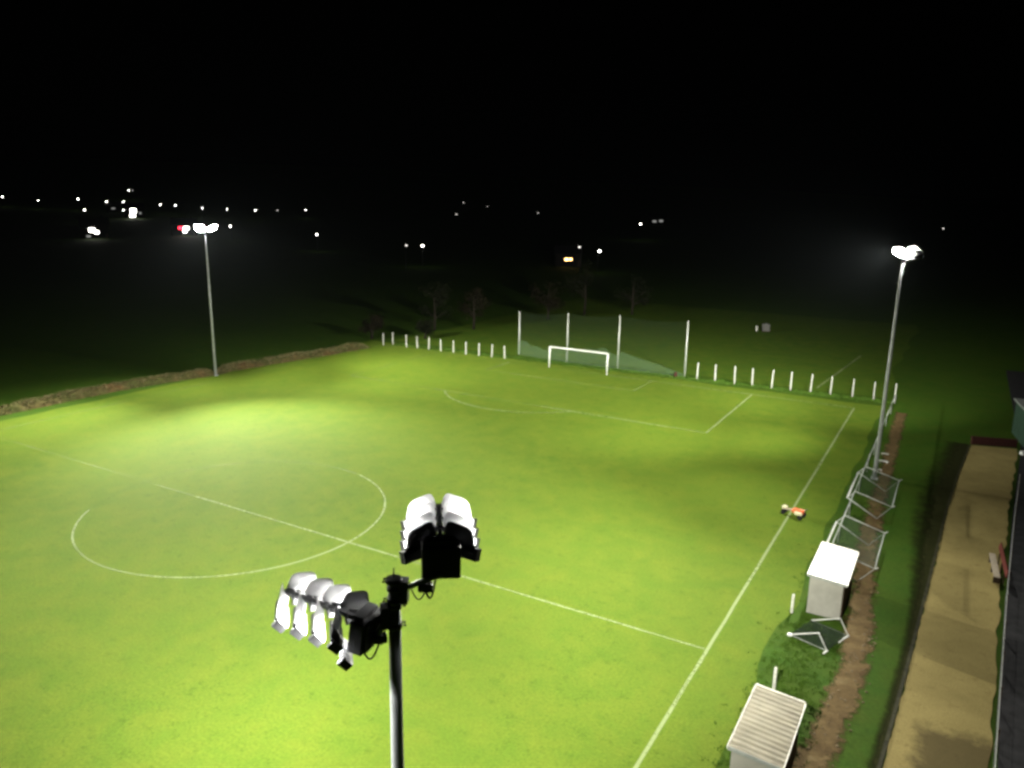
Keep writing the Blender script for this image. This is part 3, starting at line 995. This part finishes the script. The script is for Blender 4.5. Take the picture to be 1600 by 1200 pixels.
# low wire fence between terrace and yard
wf = empty('wire_fence', (41.2, 5, 0))
tag(wf, 'low dark wire fence with a thin pale top wire beside the path', 'fence')
FENCE = [(-16, 40.25), (-3.4, 40.73), (10, 41.45), (21, 42.13), (32, 42.9)]
for i in range(17):
    y = -16 + 3 * i
    MB().box((interp(FENCE, y) - 41.2 + 0.05, y - 5, 0.45), (0.06, 0.06, 1.0)).build('post', M_DARKIN, wf)
MB().tube([(x - 41.2, y - 5, 1.0) for (y, x) in FENCE], 0.014, 6).build('top_wire', M_RAIL, wf)
MB().tube([(x - 41.2, y - 5, 0.5) for (y, x) in FENCE], 0.006, 6).build('lower_wire', M_TRIM, wf)

hut = empty('cabin', (45.6, 46.2, 0), R(8))
tag(hut, 'green cabin with pale frame at the end of the tan path', 'cabin')
mb = MB(); mb.box((0, 0, 1.45), (4.4, 5.0, 2.9)); mb.build('wall', M_GREENW, hut)
mb = MB(); mb.box((0, 0, 2.98), (4.8, 5.4, 0.12), bevel=0.02); mb.build('roof', M_TRIM, hut)
mb = MB()
mb.bar((-2.1, -2.53, 0.05), (-2.1, -2.53, 2.1), 0.09, 0.05); mb.bar((-1.0, -2.53, 0.05), (-1.0, -2.53, 2.1), 0.09, 0.05)
mb.bar((-2.15, -2.53, 2.15), (2.1, -2.53, 2.15), 0.05, 0.12)
mb.build('frame', M_RAIL, hut)
MB().box((-1.55, -2.515, 1.02), (0.98, 0.03, 2.0)).build('door', M_GREENW, hut)

o = MB().box((0, 0, 0.16), (0.95, 0.42, 0.30), Matrix.Rotation(R(28), 3, 'Z'), bevel=0.05).build('plastic_crate', M_WHITE)
o.location = (43.85, 41.1, 0.01)
tag(o, 'white plastic crate on the ground in front of the green cabin', 'crate')
w = empty('brick_wall', (41.6, 42.7, 0), R(18))
tag(w, 'low dark red brick wall closing the end of the tan path', 'wall')
MB().box((0, 0, 0.3), (3.4, 0.3, 0.6)).build('brickwork', M_BRICK, w)
MB().box((0, 0, 0.63), (3.5, 0.36, 0.06), bevel=0.01).build('coping', M_BRICK, w)
for (x, y, wd, rz, z, lab) in [(34.05, 34.9, 0.55, 8, 0.10, 'grey narrow plank, farthest of three lying right of the mast'),
                        (34.15, 32.6, 0.72, -4, 0.16, 'brightest white plank lying right of the mast'),
                        (34.0, 30.4, 0.5, 12, 0.10, 'small pale plank lying nearest the foot of the mast')]:
    mb = MB()
    mb.box((0, 0, z), (wd, 0.20, 0.05), bevel=0.008)
    mb.box((-wd * 0.35, 0, z / 2), (0.06, 0.16, z)); mb.box((wd * 0.35, 0, z / 2), (0.06, 0.16, z))
    o = mb.build('plank', M_WHITE if z > 0.12 else M_CONC)
    o.location = (x, y, 0); o.rotation_euler.z = R(rz)
    tag(o, lab, 'plank', 'pale planks by the right mast')
o = MB().box((0, 0, 0.28), (0.34, 0.30, 0.56), bevel=0.07).build('feed_bag', M_BRICK)
o.location = (10.7, 53.0, 0); o.rotation_euler.z = 0.4
tag(o, 'small dull red bag at the right foot of the ball stop net', 'bag')
# pale objects in the field beyond
M_TANK = simple('weathered_tank_plastic', (0.11, 0.11, 0.10), 0.7)
bd = empty('water_tank', (11.8, 93.2, 0), R(20))
tag(bd, 'pale square tank standing alone in the dark far field', 'tank')
MB().box((0, 0, 0.62), (1.1, 1.0, 1.1), bevel=0.06).build('tank', M_TANK, bd)
MB().box((0, 0, 0.04), (1.2, 1.1, 0.08)).build('pallet', M_DARKIN, bd)
MB().tube([(0, 0, 1.17), (0, 0, 1.25)], 0.15, 12).build('lid', M_TRIM, bd)
o = put('marker_post', post_mesh(0.85)); o.location = (10.6, 92.3, 0); o.scale = (2.2, 2.2, 1)
tag(o, 'short pale post next to the square tank in the far field', 'post')

# ------------------------------------------------------------------ trees behind the far end
def leaf_mat(name, c):
    m, nt, N, L, b = mat_new(name)
    oi = N.new('ShaderNodeNewGeometry')
    b.inputs['Specular IOR Level'].default_value = 0.0
    L.new(ramp(nt, oi.outputs['Random Per Island'], [(0.0, tuple(k * 0.5 for k in c)), (1.0, tuple(k * 1.5 for k in c))]), b.inputs['Base Color'])
    b.inputs['Roughness'].default_value = 0.8
    return m
M_LEAF = [leaf_mat('dark_leaves', (0.010, 0.012, 0.006)), leaf_mat('brown_leaves', (0.014, 0.012, 0.007))]
def tree(x, y, h, w, seed, k, label):
    rnd = random.Random(seed)
    t = empty('tree', (x, y, terrain(x, y)))
    tag(t, label, 'tree', 'dark trees behind the far end of the pitch')
    mb = MB()
    mb.tube([(0, 0, -0.1), (0.1, 0.05, h * 0.3), (0.05, -0.1, h * 0.62), (0.15, 0, h * 0.85)], [0.22, 0.16, 0.09, 0.03], 8)
    tips = []
    for i in range(9):
        a = rnd.uniform(0, 6.28); z0 = h * rnd.uniform(0.22, 0.65)
        e = Vector((math.cos(a) * w * rnd.uniform(0.4, 0.9), math.sin(a) * w * rnd.uniform(0.4, 0.9), z0 + h * rnd.uniform(0.12, 0.33)))
        s = Vector((0.08, 0, z0))
        mb.tube([s, s.lerp(e, 0.5) + Vector((0, 0, 0.15)), e], [0.07, 0.045, 0.015], 6)
        tips += [e, s.lerp(e, 0.6)]
    mb.build('trunk', M_BARK, t)
    vs, fs = [], []
    tips.append(Vector((0.15, 0, h * 0.88)))
    for tp in tips:
        rad = w * rnd.uniform(0.28, 0.5)
        for _ in range(90):
            d = Vector((rnd.gauss(0, 1), rnd.gauss(0, 1), rnd.gauss(0, 0.8))).normalized() * rad * rnd.random() ** 0.5
            p = tp + d
            if p.z < 0.1: continue
            n = Vector((rnd.gauss(0, 1), rnd.gauss(0, 1), rnd.gauss(0, 1))).normalized()
            a = n.orthogonal().normalized(); b = n.cross(a)
            s = rnd.uniform(0.07, 0.17)
            i = len(vs)
            vs += [p + a * s, p + b * s * 0.6, p - a * s, p - b * s * 0.6]
            fs.append((i, i + 1, i + 2, i + 3))
    me = bpy.data.meshes.new('crown')
    me.from_pydata([tuple(v) for v in vs], [], fs)
    me.materials.append(M_LEAF[k])
    put('crown', me, t)
tree(-33.6, 52.5, 3.4, 1.9, 1, 1, 'low brown bush at the far end of the earth bank')
tree(-27.6, 57.0, 2.6, 1.4, 2, 0, 'small green bush between the second and third left posts')
tree(-31.0, 64.0, 7.5, 2.6, 3, 0, 'tall dark tree behind the far left corner posts')
tree(-26.5, 68.0, 6.2, 2.8, 4, 1, 'broad brownish tree behind the left fence posts')
tree(-22.0, 84.0, 6.5, 3.2, 5, 1, 'dim brown tree left of the net, farther back')
tree(-19.0, 92.0, 10.0, 3.6, 6, 0, 'tallest dark tree beyond the field left of the net')
tree(-12.5, 98.0, 7.0, 3.6, 7, 0, 'dim tree beyond the field just left of the net poles')

# ------------------------------------------------------------------ lights of the far village
CAMP = Vector(cam.matrix_world.translation)
# bearing (deg, from +y towards -x), elevation seen from the camera (deg)
def hill_spot(az, elev, top):
    """walk out along a bearing until a lamp of height `top` on the hillside appears at that elevation"""
    best = None
    d = 220.0
    while d < 2600:
        x, y = CAMP.x + d * math.sin(az), CAMP.y + d * math.cos(az)
        e = math.atan2(terrain(x, y) + top - CAMP.z, d)
        if best is None or abs(e - elev) < best[0]:
            best = (abs(e - elev), x, y, d)
        if e >= elev: break
        d += 4.0
    return best[1], best[2], best[3], best[0]
M_LAMP = emit('lit_street_lamp', (1.0, 0.97, 0.86), 36.0)
M_LAMPD = emit('dim_lit_street_lamp', (1.0, 0.95, 0.85), 2.5)
def lamp_protos(m):
    t = empty('street_lamp', (0, 0, -50))
    MB().tube([(0, 0, 0), (0, 0, 4.0), (0, 0, 7.8)], [0.09, 0.07, 0.05], 8).build('pole', M_BLACK, t)
    MB().tube([(0, 0, 7.8), (0.3, 0, 8.05), (1.0, 0, 8.12)], 0.035, 6).build('arm', M_BLACK, t)
    mb = MB(); mb.box((1.15, 0, 8.1), (0.7, 0.3, 0.14), bevel=0.03)
    hd = mb.build('lamp_head', M_BLACK, t)
    mb = MB()
    bmesh.ops.create_uvsphere(mb.bm, u_segments=12, v_segments=8, radius=0.34, matrix=Matrix.Translation((1.15, 0, 7.9)) @ Matrix.Diagonal((1.2, 0.9, 0.8, 1)))
    mb.build('lit_lens', m, hd)
    return t
LAMPS = [
    (-1.09797, -0.00173, 1, 'bright street lamp at the far left edge of the hillside'),
    (-1.06566, -0.00317, 1, 'street lamp second from the left edge on the hillside'),
    (-1.02707, -0.00459, 1, 'street lamp third from the left edge, above a lower pair of lights'),
    (-1.02124, -0.01486, 1, 'street lamp just below the third lamp of the village row'),
    (-0.99889, -0.00555, 1, 'street lamp left of the tight lamp pair in the village row'),
    (-0.98214, -0.0053, 1, 'upper lamp of the tight pair above the bright house'),
    (-0.98277, -0.01235, 1, 'lower lamp of the tight pair above the bright house'),
    (-0.97595, 0.00605, 1, 'topmost street lamp, above the rest of the village row'),
    (-0.97197, 0.00683, 0, 'faint lamp touching the right side of the topmost street lamp'),
    (-0.94531, -0.00689, 1, 'street lamp first to the right of the bright house in the row'),
    (-0.92781, -0.00808, 1, 'street lamp second to the right of the bright house in the row'),
    (-0.89958, -0.00916, 1, 'street lamp straight above the lit mast on the left'),
    (-0.87218, -0.011, 1, 'street lamp first to the right above the left mast'),
    (-0.84123, -0.0121, 1, 'street lamp second to the right above the left mast'),
    (-0.81483, -0.01327, 0, 'very faint lamp between the last two lamps of the row'),
    (-0.78176, -0.0098, 1, 'last street lamp at the right end of the village row'),
    (-0.86907, -0.02955, 1, 'small lamp level with the head of the left mast'),
    (-0.77001, -0.03726, 1, 'lone lamp below the right end of the village row'),
    (-0.66153, -0.04971, 0, 'faint lamp left of the lone lamp in the middle distance'),
    (-0.64068, -0.04792, 1, 'lone white lamp in the middle distance left of the net'),
    (-0.5891, -0.00229, 0, 'faint upper lamp above the middle of the pitch'),
    (-0.55858, -0.0026, 0, 'faintest lamp beside the upper middle lamp'),
    (-0.59873, -0.01656, 0, 'faint lamp under the upper middle lamps'),
    (-0.49558, -0.01182, 0, 'single soft lamp above the second net pole'),
    (-0.41767, -0.05159, 1, 'small lamp to the right of the orange lit house'),
    (-0.36629, -0.02446, 1, 'white lamp left of the dim grey house'),
    (-0.43956, -0.07126, 0, 'faint lamp just right of the orange lit house'),
    (-0.02836, -0.01994, 0, 'lone faint lamp beyond the right mast'),
]
M_SIGNR = emit('red_lit_sign', (1.0, 0.03, 0.06), 6.0)
M_WINW = emit('white_lit_window', (1.0, 0.97, 0.88), 14.0)
M_WINO = emit('orange_lit_window', (1.0, 0.55, 0.18), 9.0)
M_WIND = emit('dim_lit_window', (0.8, 0.8, 0.75), 0.35)
protos = {}
for (az, el, bright, lab) in LAMPS:
    x, y, d, err = hill_spot(az, el, 8.0)
    if bright not in protos:
        o = protos[bright] = lamp_protos(M_LAMP if bright else M_LAMPD)
    else:
        o = copy_tree(protos[bright])
    o.location = (x, y, terrain(x, y))
    o.rotation_euler.z = math.atan2(CAMP.y - y, CAMP.x - x) + random.uniform(-0.5, 0.5)
    k = random.uniform(0.72, 1.05)
    o.scale = (k, k, k)
    tag(o, lab, 'street lamp', 'street lamps of the far village')

def house(az, el, w, dep, hgt, wins, label, sign=None):
    """wins: list of (x, z, width, height, material) on the front that faces the pitch"""
    x, y, d, err = hill_spot(az, el, hgt * 0.5)
    t = empty('house', (x, y, terrain(x, y)), math.atan2(CAMP.y - y, CAMP.x - x) + math.pi / 2)
    tag(t, label, 'house', 'lit houses on the far hillside')
    MB().box((0, 0, hgt / 2 - 0.3), (w, dep, hgt + 0.6)).build('wall', M_HOUSE, t)
    mb = MB()
    e, rz = 0.4, hgt + w * 0.28
    a = [(-w/2 - e, -dep/2 - e, hgt), (w/2 + e, -dep/2 - e, hgt), (w/2 + e, dep/2 + e, hgt), (-w/2 - e, dep/2 + e, hgt), (-w/2 - e, 0, rz), (w/2 + e, 0, rz)]
    v = [mb.bm.verts.new(p) for p in a]
    for f in ((0, 1, 5, 4), (2, 3, 4, 5), (0, 4, 3), (1, 2, 5), (3, 2, 1, 0)): mb.bm.faces.new([v[k] for k in f])
    rf = mb.build('roof', M_SLATE, t)
    MB().box((w * 0.3, 0, rz + 0.1), (0.7, 0.7, 1.6)).build('chimney', M_HOUSE, rf)
    for (wx, wz, ww, wh, m) in wins:
        fr = MB().box((wx, -dep/2 - 0.03, wz), (ww + 0.24, 0.10, wh + 0.24)).build('window', M_TRIM, t)
        MB().box((wx, -dep/2 - 0.10, wz), (ww, 0.03, wh)).build('lit_pane', m, fr)
    MB().box((w * 0.42, -dep/2 - 0.04, 1.0), (0.95, 0.08, 2.0)).build('door', M_DARKIN, t)
    if sign:
        MB().box((sign[0], -dep/2 - 0.12, sign[1]), (sign[2], 0.12, sign[3])).build('lit_sign', M_SIGNR, t)
    return t
HOUSES = [
    (-1.01421, -0.03996, 11, 8, 5.5, [(-1.0, 3.5, 2.2, 1.6, M_WINW), (0.7, 2.6, 1.6, 1.1, M_WINW), (-2.5, 0.9, 1.6, 0.8, M_WIND)], 'bright white lit house low on the left hillside'),
    (-0.97227, -0.01933, 12, 8, 6, [(-0.6, 4.4, 3.2, 2.6, M_WINW), (-1.2, 1.4, 3.0, 1.6, M_WINW), (3.4, 3.0, 1.2, 1.2, M_WIND)], 'bright house with two lit windows under the lamp pair'),
    (-0.92114, -0.0379, 11, 8, 5, [(0.9, 3.4, 2.2, 1.3, M_WINW), (0.2, 2.0, 1.5, 1.2, M_WINW)], 'lit house with red sign left of the mast head', (-1.5, 3.5, 2.0, 1.2)),
    (-0.45506, -0.06999, 8, 6, 4, [(-0.5, 2.2, 1.1, 0.7, M_WINO), (0.75, 2.25, 0.8, 0.65, M_WINO)], 'small house with orange lit windows above the far goal'),
    (-0.34526, -0.02092, 13, 8, 5, [(-2.4, 2.6, 2.6, 1.3, M_WIND), (2.2, 3.0, 2.6, 1.3, M_WIND)], 'dim grey house right of the white lamp'),
    (-0.99331, -0.01458, 9, 7, 4.5, [(0, 2.4, 2.2, 0.9, M_WIND)], 'dim house between the lamps of the village row'),
]
for hsp in HOUSES: house(*hsp)

# ------------------------------------------------------------------ night air
if HAZE > 0:
    mb = MB()
    mb.box((0, 0, 61), (14000, 14000, 138))
    hz = mb.build('haze', [])
    m = bpy.data.materials.new('night_air')
    m.use_nodes = True
    nt = m.node_tree
    nt.nodes.remove(nt.nodes['Principled BSDF'])
    pv = nt.nodes.new('ShaderNodeVolumePrincipled')
    pv.inputs['Color'].default_value = (0.8, 0.92, 1.0, 1)
    pv.inputs['Density'].default_value = HAZE
    pv.inputs['Anisotropy'].default_value = 0.5
    nt.links.new(pv.outputs[0], nt.nodes['Material Output'].inputs['Volume'])
    hz.data.materials.append(m)
    hz['kind'] = 'stuff'
